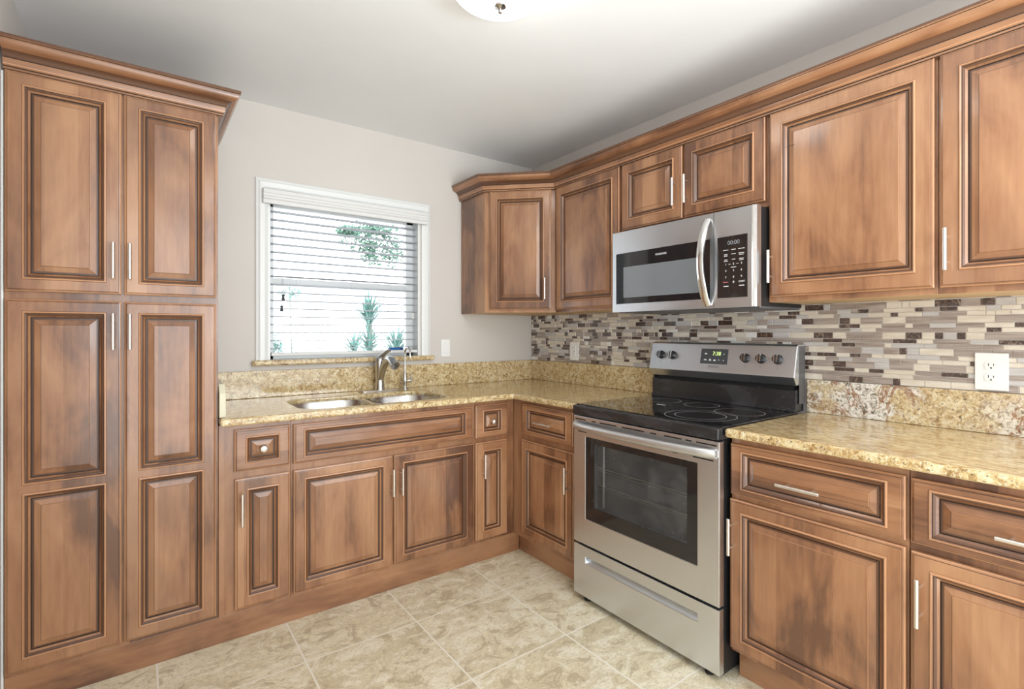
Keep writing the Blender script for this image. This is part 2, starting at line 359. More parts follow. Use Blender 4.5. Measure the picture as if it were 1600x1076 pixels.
# ------------------------------------------------------------------ window and blind
win = struct(bpy.data.objects.new('window_1', None)); C.objects.link(win)
m = MB(); prof = [(0, 0), (.060, 0), (.060, .010), (.050, .014), (.042, .018), (.020, .019), (.012, .014), (.004, .012), (0, .010)]
cx0, cx1, cz1, cz0 = -1.838, -.833, 2.066, 1.109
m.prism(prof, lambda a, b, t_: (cx0+a, -b, t_ - (a if t_ > 1.5 else 0)), cz0, cz1)
m.prism(prof, lambda a, b, t_: (cx1-a, -b, t_ - (a if t_ > 1.5 else 0)), cz0, cz1)
m.prism(prof, lambda a, b, t_: (t_ + (a if t_ < -1.2 else -a), -b, cz1-a), cx0, cx1)
m.build('window_casing', 'white_gloss', win)
m = MB()   # jamb lining
m.box((WX0, .0, WZ0), (WX0+.012, .12, WZ1)); m.box((WX1-.012, .0, WZ0), (WX1, .12, WZ1)); m.box((WX0, 0, WZ1-.012), (WX1, .12, WZ1)); m.box((WX0, .03, WZ0), (WX1, .12, WZ0+.028))
m.build('window_jamb', 'white_gloss', win, fix=False)
m = MB()
fy0, fy1 = .075, .115; fx0, fx1 = WX0+.012, WX1-.012; fz0, fz1 = 1.108, WZ1-.012
m.box((fx0, fy0, fz0), (fx0+.03, fy1, fz1)); m.box((fx1-.045, fy0, fz0), (fx1, fy1, fz1)); m.box((fx0, fy0, fz0), (fx1, fy1, fz0+.035)); m.box((fx0, fy0, fz1-.035), (fx1, fy1, fz1))
m.box((fx0, fy0-.005, 1.512), (fx1, fy1, 1.552))
m.build('window_frame', 'white_gloss', win, fix=False, bevel=.002)
m = MB(); m.box((fx0+.03, .094, fz0+.03), (fx1-.04, .098, fz1-.03)); m.build('window_pane', 'glass', win)
m = MB(); m.box((-1.856, -.036, 1.079), (-.812, .03, 1.109)); m.build('window_sill', 'granite', win, bevel=.010, seg=3)

bl = thing('window_blind', 'white horizontal slat blind with moulded valance hanging in the window over the sink', 'blind', (-1.335, -.02, 1.97))
def loc(o): return (o.location.x, o.location.y, o.location.z)
bx, by, bz = loc(bl)
m = MB()
vp = [(0, 0), (.020, 0), (.026, -.006), (.026, -.022), (.020, -.028), (.020, -.036), (.026, -.044), (.026, -.052), (.019, -.060), (.019, -.078), (0, -.078)]
m.prism(vp, lambda a, b, t_: (t_, -a, .040+b), -.472, .472)
m.build('valance', 'white_blind', bl, bevel=.0015)
m = MB()
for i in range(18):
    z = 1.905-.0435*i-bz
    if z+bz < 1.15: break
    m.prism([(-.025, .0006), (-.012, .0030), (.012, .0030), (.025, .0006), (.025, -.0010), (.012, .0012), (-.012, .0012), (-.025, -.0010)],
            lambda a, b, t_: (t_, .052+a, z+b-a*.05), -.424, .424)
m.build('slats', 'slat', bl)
m = MB(); m.box((-.424, .030, 1.128-bz), (.424, .074, 1.146-bz)); m.build('bottom_rail', 'white_blind', bl, bevel=.003)
m = MB()
for x in (-.37, -.30, .0, .33):
    m.tube([(x, .026, 1.90-bz), (x, .026, 1.146-bz)], .0007, 6)
m.build('ladder_cords', 'cord_line', bl)
for x, zt, in ((-.372, 1.425), (-.380, 1.365)):
    m = MB(); m.tube([(x, -.004, 1.90-bz), (x, -.004, zt+.03-bz)], .0009, 6); c_ = m.build('pull_cord', 'cord_line', bl)
    m = MB(); m.lathe([(.004, .034), (.008, .030), (.006, .018), (.009, .004), (.008, 0)], (x, -.004, zt-bz), n=12); m.build('cord_tassel', 'cord', c_)
m = MB(); m.tube([(.375, -.004, 1.90-bz), (.375, -.004, 1.37-bz)], .0009, 6); c_ = m.build('pull_cord', 'cord_line', bl)
m = MB(); m.lathe([(.004, .034), (.008, .030), (.006, .018), (.009, .004), (.008, 0)], (.375, -.004, 1.34-bz), n=12); m.build('cord_tassel', 'white_blind', c_)

m = MB(); m.box((-1.080, .036, 1.1462), (-.995, .070, 1.1600)); sp_o = m.build('sponge', 'sponge', bevel=.003)
tag(sp_o, 'small blue sponge resting at the foot of the window blind behind the faucets', 'sponge')
m = MB(); m.box((-1.018, .0350, 1.1480), (-1.000, .0360, 1.1560)); m.build('scouring_pad', 'sponge_dark', sp_o)

# ------------------------------------------------------------------ outdoors
m = MB(); m.box((-12, .13, -.12), (12, 14, -.02)); struct(m.build('ground_outside', 'paving'))
def blade(m, base, d, L, w, droop, mi=0):
    d = Vector(d).normalized(); s_ = d.cross(Vector((0, 0, 1)));
    s_ = s_.normalized() if s_.length > 1e-3 else Vector((1, 0, 0))
    p = Vector(base); prev = None
    for i in range(5):
        tt = i/4; ww = w*(1-tt**1.5)*(0.7+0.6*tt if tt < .5 else 1.0)+.001
        c_ = p + d*(L*tt) - Vector((0, 0, 1))*(droop*L*tt*tt)
        cur = (c_-s_*ww, c_+s_*ww)
        if prev: m.face([prev[0], prev[1], cur[1], cur[0]], mi); m.face([prev[0]+Vector((0, .004, 0)), cur[0]+Vector((0, .004, 0)), cur[1]+Vector((0, .004, 0)), prev[1]+Vector((0, .004, 0))], mi)
        prev = cur
def yucca(x, y, h, heads, label):
    o = thing('yucca_plant', label, 'plant', (x, y, -.02), group='spiky plants outside the window')
    m = MB(); m.tube([(0, 0, 0), (.02, 0, h*.5), (0, 0, h)], [.05, .04, .03], 10); m.build('stem', 'bark', o)
    m = MB()
    for hz, n, L in heads:
        for i in range(n):
            a = 2*PI*random.random(); e = random.uniform(.25, 1.35)
            blade(m, (0, 0, hz+random.uniform(-.08, .08)), (math.cos(a)*math.cos(e), math.sin(a)*math.cos(e), math.sin(e)), L*random.uniform(.7, 1.1), .016, random.uniform(.05, .45))
    m.build('leaves', 'leaf_teal', o, fix=False)
yucca(-.12, 3.0, 1.45, [(1.05, 60, .40), (1.4, 70, .45)], 'tall spiky yucca seen through the blind behind the faucet')
yucca(-.12, 2.2, 1.02, [(1.04, 60, .40)], 'low spiky yucca right of the tall one outside the window')
yucca(.18, 4.4, .95, [(.98, 50, .46)], 'small spiky yucca left of the tall one outside the window')
def leafy(name, label, blobs, trunk, cat, dens=260, ls=.05, mat='leaf', tr=.05):
    bx_, by_ = trunk
    o = thing(name, label, cat, (bx_, by_, -.02))
    zt = min(b[2] for b in blobs)
    m = MB(); m.tube([(0, 0, 0), (.03, 0, zt*.5), (0, 0, zt+.1)], [tr, tr*.7, tr*.5], 8)
    for (x, y, z, rx, rz) in blobs: m.tube([(0, 0, zt*.95), (x-bx_, y-by_, z)], [tr*.3, tr*.1], 6)
    m.build('trunk', 'bark', o)
    m = MB()
    for (x, y, z, rx, rz) in blobs:
        for i in range(int(dens)):
            a = random.random()*2*PI; cz = random.uniform(-1, 1); rr = random.random()**.45; q = math.sqrt(1-cz*cz)*rr
            p = Vector((x-bx_+math.cos(a)*q*rx, y-by_+math.sin(a)*q*rx, z+.02+cz*rr*rz))
            u = Vector((random.gauss(0, 1), random.gauss(0, 1), random.gauss(0, 1))).normalized(); w = u.orthogonal().normalized()
            s_ = ls*random.uniform(.5, 1.1)
            m.face([p-u*s_, p+w*s_*.45, p+u*s_, p-w*s_*.45])
    m.build('foliage', mat, o, fix=False)
leafy('tree', 'leafy green tree beyond the upper sash of the window', [(.85, 6.0, 2.94, .42, .30), (1.05, 6.0, 2.72, .25, .30), (.62, 6.0, 3.02, .22, .10), (1.42, 6.0, 2.85, .20, .42), (1.1, 6.0, 3.10, .35, .08)], (2.15, 6.3), 'tree', 380, .055)
leafy('shrub', 'pale teal shrub outside the lower sash near the cord tassels', [(-1.0, 3.0, 1.70, .13, .10)], (-1.0, 3.05), 'shrub', 70, .035, 'leaf_teal', .012)
leafy('bush', 'blue green bush at the lower left corner of the window view', [(-1.20, 3.0, 1.14, .13, .13)], (-1.2, 3.05), 'bush', 160, .05, 'leaf_teal')

# ------------------------------------------------------------------ cabinet doors
WMATS = ['wood_v', 'glaze', 'edge_wood', 'glaze_and_shade']; WMATS_H = ['wood_h', 'glaze', 'edge_wood', 'glaze_and_shade']
def door_mesh(W, Hh, panels, sx, mats, name, parent, loc):
    """raised-panel front: x 0..W, z 0..Hh, front towards -y. panels: list of (z0, z1) of bead rectangles, sx = stile width"""
    m = MB()
    def ring(r0, h0, r1, h1, mi):
        a = [(r0[0], -h0, r0[2]), (r0[1], -h0, r0[2]), (r0[1], -h0, r0[3]), (r0[0], -h0, r0[3])]
        b = [(r1[0], -h1, r1[2]), (r1[1], -h1, r1[2]), (r1[1], -h1, r1[3]), (r1[0], -h1, r1[3])]
        for i in range(4):
            j = (i+1) % 4; m.face([a[i], a[j], b[j], b[i]], mi)
    ins = lambda r, t_: (r[0]+t_, r[1]-t_, r[2]+t_, r[3]-t_)
    R0 = (0, W, 0, Hh)
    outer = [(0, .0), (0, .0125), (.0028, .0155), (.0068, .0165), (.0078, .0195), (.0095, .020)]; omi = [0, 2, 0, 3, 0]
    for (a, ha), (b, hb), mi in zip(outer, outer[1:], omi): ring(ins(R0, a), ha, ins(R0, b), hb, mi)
    m.face([(0, 0, 0), (0, 0, Hh), (W, 0, Hh), (W, 0, 0)], 0)
    ri = ins(R0, .0095); xs = [ri[0], sx, W-sx, ri[1]]; zs = [ri[2]]
    for p in panels: zs += [p[0], p[1]]
    zs.append(ri[3])
    for i in range(3):
        for j in range(len(zs)-1):
            if i == 1 and j % 2 == 1: continue
            m.face([(xs[i], -.020, zs[j]), (xs[i+1], -.020, zs[j]), (xs[i+1], -.020, zs[j+1]), (xs[i], -.020, zs[j+1])], 0)
    for z0, z1 in panels:
        r = (sx, W-sx, z0, z1); k = min(1.0, (z1-z0)/2/.062, (W-2*sx)/2/.062)
        pr = [(0, .020), (.0006, .0197), (.0020, .0232), (.0052, .0240), (.0080, .0220), (.0092, .0188), (.0110, .0184), (.0150, .0140), (.0205, .0092), (.0222, .0066), (.0250, .0066), (.0256, .0100), (.0300, .0108), (.0465, .0164), (.0472, .0162), (.0482, .0186)]
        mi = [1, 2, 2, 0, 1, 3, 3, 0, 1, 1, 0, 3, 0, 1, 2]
        pr = [(a*k, h) for a, h in pr]
        for (a, ha), (b, hb), q in zip(pr, pr[1:], mi): ring(ins(r, a), ha, ins(r, b), hb, q)
        rf = ins(r, pr[-1][0]); h = pr[-1][1]
        m.face([(rf[0], -h, rf[2]), (rf[1], -h, rf[2]), (rf[1], -h, rf[3]), (rf[0], -h, rf[3])], 0)
    return m.build(name, mats, parent, loc)
def door(parent, x0, x1, z0, z1, mid=None, sx=.042, rail=None):
    W, Hh = x1-x0, z1-z0; rl = rail or sx
    if mid: pn = [(rl, mid[0]-z0), (mid[1]-z0, Hh-rl)]
    else: pn = [(rl, Hh-rl)]
    return door_mesh(W, Hh, pn, sx, WMATS, 'door', parent, (x0, -.0012, z0))
def drawer(parent, x0, x1, z0, z1, name='drawer', sx=.040, rail=.021):
    return door_mesh(x1-x0, z1-z0, [(rail, z1-z0-rail)], sx, WMATS_H, name, parent, (x0, -.0012, z0))
def bar(par, x, z, L=.130, vert=True, off=.020):
    m = MB(); y = -(off+.030)
    d = Vector((0, 0, 1)) if vert else Vector((1, 0, 0)); c_ = Vector((x, y, z))
    m.tube([c_-d*L/2, c_-d*(L/2-.001), c_+d*(L/2-.001), c_+d*L/2], [.0050, .0058, .0058, .0050], 12)
    for s_ in (-1, 1):
        p = c_+d*(s_*L*.30); m.tube([p, (p.x, -off+.001, p.z)], .0040, 10)
    return m.build('handle', 'nickel', par)
def knob(par, x, z):
    m = MB(); m.lathe([(.007, 0), (.006, .010), (.008, .014), (.0155, .018), (.0165, .023), (.013, .029), (.006, .0315), (.001, .032)], (x, -.0186, z), (0, -1, 0), 20)
    return m.build('knob', 'nickel', par)
def body(parent, x0, x1, d, z0, z1, name='body', mats=('wood_v', 'raw_maple')):
    m = MB(); m.box((x0, 0, z0), (x1, d, z1), 0); m.mi[-6] = 1
    return m.build(name, list(mats), parent, bevel=.0012)

# ------------------------------------------------------------------ crown moulding profile
CP = [(0, 0), (.013, 0), (.0155, .003), (.0155, .009), (.019, .012), (.021, .0165), (.0225, .019), (.024, .036), (.027, .0385), (.030, .045), (.036, .052), (.044, .0565),
      (.054, .0595), (.0625, .066), (.067, .0745), (.068, .083), (.0705, .0845), (.073, .087), (.073, .096), (0, .096)]
def crown(path, z, name, mats, parent=None, base=(0, 0)):
    m = MB(); n = len(path); segs = []
    for a, b in zip(path, path[1:]):
        d = Vector((b[0]-a[0], b[1]-a[1])).normalized(); segs.append(Vector((d.y, -d.x)))
    offs = []
    for i in range(n):
        if i == 0: offs.append(segs[0])
        elif i == n-1: offs.append(segs[-1])
        else:
            b = (segs[i-1]+segs[i]).normalized(); offs.append(b/b.dot(segs[i]))
    glz = {1, 3, 5, 7, 9, 15}; rings = []
    for i in range(n):
        rings.append([(path[i][0]+offs[i].x*o_-base[0], path[i][1]+offs[i].y*o_-base[1], z+h) for o_, h in CP])
    k = len(CP)
    for a, b in zip(rings, rings[1:]):
        for j in range(k):
            jj = (j+1) % k; mi = 1 if j in (1, 3, 7, 15) else (2 if j == 5 else 3 if j == 17 else (3 if j in (8, 9, 10) else 0)); m.face([a[j], a[jj], b[jj], b[j]], mi, 8 <= j <= 14)  # cove shadow under the big round is painted with the soft brown
    m.face(rings[0]); m.face(rings[-1])
    return m.build(name, mats, parent)

# ------------------------------------------------------------------ tall pantry
FB = -.595   # face frame plane of the back run
pan = thing('pantry_cabinet', 'tall brown raised-panel pantry cabinet against the left wall, four doors and crown', 'cabinet', (-2.684, FB, 0))
px = -2.684
m = MB(); m.box((-.0058, -.004, .03), (-.0006, .03, 2.12)); m.build('caulk_strip', 'white_gloss', pan)
body(pan, 0, .614, .590, .108, 2.13); body(pan, .01, .604, .56, 0, .1075, 'plinth'); bpy.data.objects['plinth'].location = (0, .025, 0)
for x0, x1, z0, z1, mid, hx, hz in ((-2.681, -2.377, 1.393, 2.122, None, -2.400, 1.512), (-2.369, -2.078, 1.393, 2.122, None, -2.352, 1.512),
                                   (-2.681, -2.377, .125, 1.367, (.718, .745), -2.400, 1.258), (-2.369, -2.078, .125, 1.367, (.718, .745), -2.352, 1.258)):
    d = door(pan, x0-px, x1-px, z0, z1, mid, rail=.040); bar(d, hx-x0, hz-z0)
crown([(-2.684, FB), (-2.070, FB), (-2.070, -.004)], 2.1215, 'crown', ['wood_h', 'glaze', 'edge_wood', 'glaze_and_shade'], pan, (px, FB))

# ------------------------------------------------------------------ back base run
def base_cabinet(label, X0, X1, d=.590, open_top=False):
    o = thing('base_cabinet', label, 'cabinet', (X0, FB, 0), group='lower cabinets along the walls')
    if open_top:
        m = MB(); W = X1-X0
        m.box((0, 0, .108), (W, .0015, .880)); m.box((.0005, .001, .109), (.016, d, .68)); m.box((W-.016, .001, .109), (W-.0005, d, .68)); m.box((.001, .001, .1085), (W-.001, d, .126))
        m.build('body', 'wood_v', o, fix=False)
    else: body(o, 0, X1-X0, d, .108, .880)
    m = MB(); m.box((.004, .025, 0), (X1-X0-.004, d, .1075)); m.build('plinth', 'wood_h', o)
    return o
X0 = -2.0685; o = base_cabinet('narrow base cabinet beside the pantry with a round-knob drawer over one door', X0, -1.797)
d = drawer(o, -2.0145-X0, -1.8035-X0, .687, .858, rail=.030); knob(d, .105, .085)
d = door(o, -2.012-X0, -1.803-X0, .125, .656); bar(d, .022, .410)
X0 = -1.796; o = base_cabinet('wide sink base cabinet with false drawer front over two doors', X0, -.872, open_top=True)
drawer(o, -1.788-X0, -.887-X0, .686, .856, 'false_drawer_front')
d = door(o, -1.788-X0, -1.3385-X0, .125, .656, rail=.036); bar(d, .443, .408)
d = door(o, -1.3285-X0, -.8785-X0, .125, .656, rail=.036); bar(d, .030, .406)
X0 = -.871; o = base_cabinet('narrow corner base cabinet right of the sink base, knob drawer over a slim door', X0, -.6035)
d = drawer(o, -.8645-X0, -.6565-X0, .680, .857, rail=.026); knob(d, .104, .085)
d = door(o, -.8645-X0, -.6565-X0, .125, .655); bar(d, .040, .405)
m = MB(); m.box((0, 0, 0), (2.124, .018, .1072)); tag(m.build('toe_kick_board', 'wood_h', None, (-2.684, -.5925, 0), bevel=.001), 'long brown toe kick board along the floor under pantry and sink cabinets', 'toe kick')

# ------------------------------------------------------------------ right base run  (local x -> world -y)
FR = -.600
def right_base(label, Y0, Y1, d=.595, z=.880):
    o = thing('base_cabinet', label, 'cabinet', (FR, Y0, 0), -PI/2, 'lower cabinets along the walls'); W = Y0-Y1
    body(o, 0, W, d, .108, z); m = MB(); m.box((.004, .045, 0), (W-.004, d, .108)); m.build('toe_kick', 'wood_h', o)
    return o
Y0 = -.004; o = right_base('corner base cabinet left of the stove with bar-handled drawer over one door', Y0, -1.163)
d = drawer(o, .694, 1.106, .692, .860); bar(d, .206, .082, .130, False)
d = door(o, .686, 1.110, .140, .661); bar(d, .394, .385)
Y0 = -1.9385; o = right_base('base cabinet right of the stove, scuffed door under a bar-handled drawer', Y0, -2.470)
d = drawer(o, .004, .5265, .678, .857); bar(d, .245, .078, .134, False)
d = door(o, .0015, .5265, .124, .659, rail=.040); bar(d, .003+.012, .407)
Y0 = -2.4715; o = right_base('base cabinet at the right picture edge, drawer over a door, next to the oven-side cabinet', Y0, -3.003)
d = drawer(o, .006, .5265, .678, .855); bar(d, .245, .077, .134, False)
d = door(o, .006, .5265, .124, .655, rail=.040); bar(d, .022, .404)

# ------------------------------------------------------------------ granite worktops and upstands
def worktop(name, outline, hole, z0, z1, mats, label):
    bm = bmesh.new()
    def loop(pts): vs = [bm.verts.new((x, y, z1)) for x, y in pts]; return [bm.edges.new((a, b)) for a, b in zip(vs, vs[1:]+vs[:1])]
    es = loop(outline)
    if hole: es += loop(hole)
    r = bmesh.ops.triangle_fill(bm, use_beauty=True, use_dissolve=False, edges=es)
    fs = [g for g in r['geom'] if isinstance(g, bmesh.types.BMFace)]
    ex = bmesh.ops.extrude_face_region(bm, geom=fs)
    bmesh.ops.translate(bm, verts=[g for g in ex['geom'] if isinstance(g, bmesh.types.BMVert)], vec=(0, 0, z0-z1))
    bmesh.ops.recalc_face_normals(bm, faces=bm.faces)
    me = bpy.data.meshes.new(name); bm.to_mesh(me); bm.free()
    for q in mats: me.materials.append(M[q])
    for p in me.polygons: p.material_index = 0 if abs(p.normal.z) > .5 else 1
    o = bpy.data.objects.new(name, me); C.objects.link(o)
    b = o.modifiers.new('bevel', 'BEVEL'); b.width = .010; b.segments = 4; b.limit_method = 'ANGLE'; b.angle_limit = math.radians(50)
    return tag(o, label, 'worktop', 'granite worktops')
def rrect(x0, x1, y0, y1, r, n=8):
    pts = []
    for cx_, cy_, a0 in ((x1-r, y1-r, 0), (x0+r, y1-r, 90), (x0+r, y0+r, 180), (x1-r, y0+r, 270)):
        for i in range(n+1):
            a = math.radians(a0+90*i/n); pts.append((cx_+r*math.cos(a), cy_+r*math.sin(a)))
    return pts
HX0, HX1, HY0, HY1 = -1.742, -.992, -.598, -.190
worktop('granite_worktop', [(-2.069, -.002), (-2.069, -.662), (-.650, -.662), (-.645, -1.164), (-.002, -1.164), (-.002, -.002)], rrect(HX0, HX1, HY0, HY1, .11), .8815, .9135, ['granite_top', 'granite'],
        'L-shaped gold granite worktop around the sink, running to the left of the stove')
worktop('granite_worktop', [(-.648, -1.9375), (-.648, -3.0), (-.002, -3.0), (-.002, -1.9375)], None, .8815, .9135, ['granite_top_right', 'granite'], 'gold granite worktop right of the stove with rust patches on its front edge')
def upstand(a, b, mat, label):
    m = MB(); m.box(a, b); return tag(m.build('granite_upstand', mat, bevel=.0025), label, 'splashback', 'granite upstands')
upstand((-2.044, -.020, .914), (-.0205, -.002, 1.0535), 'granite', 'speckled gold granite upstand on the window wall behind the sink')
upstand((-.020, -1.164, .914), (-.002, -.0025, 1.0535), 'granite_white', 'gold granite upstand left of the stove turning white and grey')
upstand((-.020, -3.0, .914), (-.002, -1.9385, 1.0535), 'granite_white', 'granite upstand right of the stove with white quartz patch and rust veins')
m = MB(); m.prism([(-.003, .914), (-.622, .914), (-.622, 1.010), (-.590, 1.047), (-.003, 1.047)], lambda a, b, t_: (t_, a, b), -2.0685, -2.0455)
tag(m.build('granite_upstand', 'granite_pale', bevel=.002), 'pale clipped-corner upstand strip against the pantry side', 'splashback', 'granite upstands')

# ------------------------------------------------------------------ sink
sk = thing('double_sink', 'undermount stainless double bowl sink set in the granite below the window', 'sink', (-1.367, -.394, .893))
def bowl(x0, x1, y0, y1, r):
    m = MB(); ox, oy, oz = sk.location
    lv = [(0.0, 0, .010), (.004, -.001, .0), (.010, -.012, 0), (.016, -.150, 0), (.030, -.180, 0), (.060, -.190, 0)]
    rings = [[(px_-ox, py_-oy, z) for px_, py_ in rrect(x0+t_, x1-t_, y0+t_, y1-t_, max(r-t_*.5, .02))] for t_, z, _ in lv]
    for a, b in zip(rings, rings[1:]):
        n = len(a)
        for j in range(n): m.face([a[j], a[(j+1) % n], b[(j+1) % n], b[j]], 0, True)
    m.face(rings[-1], 0)
    o = m.build('bowl', 'steel_x', sk)
    m = MB(); m.lathe([(.042, 0), (.040, .003), (.030, .004), (.024, .001), (.001, .001)], ((x0+x1)/2-ox, (y0+y1)/2-oy, -.1895), n=20); m.build('drain', 'chrome', o)
bowl(HX0+.003, -1.352, HY0+.003, HY1-.003, .12); bowl(-1.336, HX1-.003, HY0+.003, HY1-.003, .12)
m = MB(); m.box((-1.354+1.367, HY0+.02+.394, -.03), (-1.334+1.367, HY1-.02+.394, -.001)); m.build('divider', 'steel_x', sk, bevel=.006, seg=3)

# faucet
fa = thing('kitchen_faucet', 'satin nickel single lever pull-out faucet behind the double sink', 'faucet', (-1.195, -.082, .9135))
m = MB(); pl = rrect(-.125, .125, -.030, .030, .0299); m.prism(pl, lambda a, b, t_: (a, b, t_), 0, .006); m.build('deck_plate', 'faucet', fa, bevel=.002)
m = MB(); m.lathe([(.030, .006), (.029, .012), (.0255, .020), (.0245, .060), (.0250, .110), (.0270, .150), (.0285, .172), (.0270, .186), (.020, .194), (.012, .197), (.001, .198)], n=24); m.build('valve_body', 'faucet', fa)
m = MB(); pts = []; rad = []
for i in range(17):
    t_ = i/16; a = PI*.62*t_
    pts.append((.0+.012*t_, -.010-.175*(t_**1.25), .070+.122*math.sin(min(1, t_*1.28)*PI*.5)-(.030*max(0, t_-.60)/.40*max(0, t_-.60)/.40)))
    rad.append(.0185+.004*t_ if t_ < .7 else .0213+.004*(t_-.7)/.3)
m.tube(pts, rad, 16)
sp_ = m.build('spout', 'faucet', fa)
m = MB(); p = Vector(pts[-1]); q = (Vector(pts[-1])-Vector(pts[-2])).normalized(); m.tube([p-q*.002, p+q*.012, p+q*.014], [.0255, .0265, .0215], 18); m.build('spray_head', 'faucet', sp_)
m = MB(); m.tube([(0, 0, .190), (.008, -.010, .204), (.022, -.030, .222), (.034, -.048, .234), (.040, -.056, .236)], [.014, .0135, .011, .010, .007], 14, flat=(1, 1)); m.build('lever', 'faucet', fa)
ff = thing('filter_faucet', 'slim gooseneck drinking water faucet right of the kitchen faucet', 'faucet', (-1.035, -.075, .9135))
m = MB(); m.lathe([(.021, 0), (.020, .004), (.011, .010), (.010, .018), (.0145, .040), (.0145, .058), (.010, .085), (.007, .100), (.0055, .105)], n=20); m.build('valve_body', 'faucet', ff)
m = MB(); R_ = .036; pts = [(0, 0, .095), (0, 0, .150), (0, 0, .215)]
for i in range(1, 12): a = PI*i/11*.94; pts.append((0, -R_+R_*math.cos(a), .215+R_*math.sin(a)))
pts.append((0, -2*R_-.001, .190)); m.tube(pts, .0058, 12); m.build('gooseneck_spout', 'faucet', ff)
m = MB(); m.tube([(.008, -.004, .050), (.036, -.010, .052)], .006, 10); m.tube([(.034, -.010, .040), (.036, -.011, .058), (.034, -.010, .088)], [.007, .0068, .004], 10); m.build('lever', 'faucet', ff)

# ------------------------------------------------------------------ wall plates
def plate(name, label, cat, loc, rz, w, h, kind):
    o = thing(name, label, cat, loc, rz, None if kind == 'switch' else 'outlets on the mosaic')
    m = MB(); m.box((-w/2, -.006, -h/2), (w/2, 0, h/2)); m.build('cover_plate', 'white_plastic', o, bevel=.0025)
    if kind == 'duplex':
        for s_ in (.020, -.020):
            m = MB(); pr = rrect(-.017, .017, s_-.0145, s_+.0145, .0125, 6); m.prism(pr, lambda a, b, t_: (a, -t_, b), .005, .0085); f = m.build('receptacle', 'white_plastic', o)
            m = MB()
            m.box((-.0075, -.0089, s_-.001), (-.0055, -.0083, s_+.008)); m.box((.0055, -.0089, s_), (.0075, -.0083, s_+.007)); m.lathe([(.0026, 0), (.0026, .0006)], (0, -.0083, s_-.0075), (0, -1, 0), 10); m.build('slots', 'slot_dark', f, fix=False)
    elif kind == 'gfci':
        m = MB(); m.box((-.0165, -.0085, -.033), (.0165, -.005, .033)); f = m.build('receptacle', 'white_plastic', o, bevel=.001)
        m = MB()
        for s_ in (.020, -.020): m.box((-.0075, -.0089, s_-.001), (-.0058, -.0084, s_+.007)); m.box((.0058, -.0089, s_), (.0075, -.0084, s_+.006))
        m.box((.003, -.0091, -.004), (.008, -.0084, .002)); m.build('slots', 'slot_dark', f, fix=False)
    else:
        m = MB(); m.box((-.0165, -.0085, -.033), (.0165, -.005, .033)); m.build('rocker', 'white_plastic', o, bevel=.0012)
    return o
plate('light_switch', 'white rocker light switch plate on the wall right of the window', 'light switch', (-.720, -.0005, 1.152), 0, .066, .114, 'switch')
plate('power_outlet', 'white wide power outlet plate with two sockets on the mosaic right of the stove', 'outlet', (-.0105, -2.530, 1.123), -PI/2, .086, .126, 'duplex')
plate('power_outlet', 'small off-white outlet plate on the mosaic left of the stove', 'outlet', (-.0105, -.470, 1.130), -PI/2, .082, .120, 'gfci')

# ------------------------------------------------------------------ mosaic splashback
rnd = random.Random(5)
ts = thing('mosaic_splashback', 'linear mosaic tile splashback of cream, taupe and dark marble strips on the right wall', 'tiles', (0, -1.5, 1.054))
m = MB(); m.box((-.0060, -1.5, .0004), (-.0005, 1.4965, .330)); m.build('grout_bed', 'grout', ts, fix=False)
m = MB(); KINDS = [0]*27+[1]*30+[2]*14+[3]*26+[4]*3
z = -.108; row = 0
hs = [.0235, .0145, .0145]; zoff = .0585
z = .0007
while z < .329:
    h = hs[row % 3]; y = -1.5+rnd.uniform(-.09, 0); last = -1
    while y < 1.497:
        w = rnd.choice([.022, .036, .048, .048, .073, .073, .098, .098]); k = rnd.choice(KINDS)
        if k == 3 and w > .08: w = .073
        if k == last and k in (3,): k = 0
        last = k
        a, b = max(y, -1.4985), min(y+w, 1.4970); zz0, zz1 = z, min(z+h, .3285)
        if b-a > .006 and zz1-zz0 > .003:
            x = -.0086-rnd.uniform(0, .0006); t1, t2 = rnd.gauss(0, .0030)*(b-a), rnd.gauss(0, .0040)*(zz1-zz0); c_ = .0009
            q = [(x-t1-t2, a+c_, zz0+c_), (x+t1-t2, b-c_, zz0+c_), (x+t1+t2, b-c_, zz1-c_), (x-t1+t2, a+c_, zz1-c_)]
            e = [(-.0076, a, zz0), (-.0076, b, zz0), (-.0076, b, zz1), (-.0076, a, zz1)]; g = [(-.0058, p[1], p[2]) for p in e]
            m.face([q[3], q[2], q[1], q[0]], k)
            for i in range(4):
                j = (i+1) % 4; m.face([q[i], q[j], e[j], e[i]], k); m.face([e[i], e[j], g[j], g[i]], k)
        y += w+.0022
    z += h+.0021; row += 1
m.build('mosaic_tiles', ['t_cream', 't_taupe', 't_grey', 't_dark', 't_white'], ts, fix=False)

# ------------------------------------------------------------------ upper cabinets
FU = -.2915; UB, UT = 1.376, 2.133
oc = thing('wall_cabinet', 'angled corner wall cabinet right of the window with one narrow door', 'cabinet', (-.602, FU, 0), -PI/4, 'wall cabinets under the crown moulding')
m = MB(); P5 = [(-.602, -.003), (-.602, FU), (FU, -.602), (-.003, -.602), (-.003, -.003)]
c4, s4 = math.cos(PI/4), math.sin(PI/4)
def toloc(x, y): dx, dy = x+.602, y-FU; return (dx*c4-dy*s4, dx*s4+dy*c4)
m.prism([toloc(*p) for p in P5], lambda a, b, t_: (a, b, t_), UB, UT); m.mi[-1] = 0; m.mi[-2] = 1
m.build('body', ['wood_v', 'raw_maple'], oc, bevel=.0012)
d = door(oc, .033, .413, 1.396, 2.122, rail=.044); bar(d, .345, .123)
def upper(label, Y0, Y1, z0=UB, depth=.2885):
    o = thing('wall_cabinet', label, 'cabinet', (FU, Y0, 0), -PI/2, 'wall cabinets under the crown moulding')
    body(o, 0, Y0-Y1, depth, z0, UT); return o
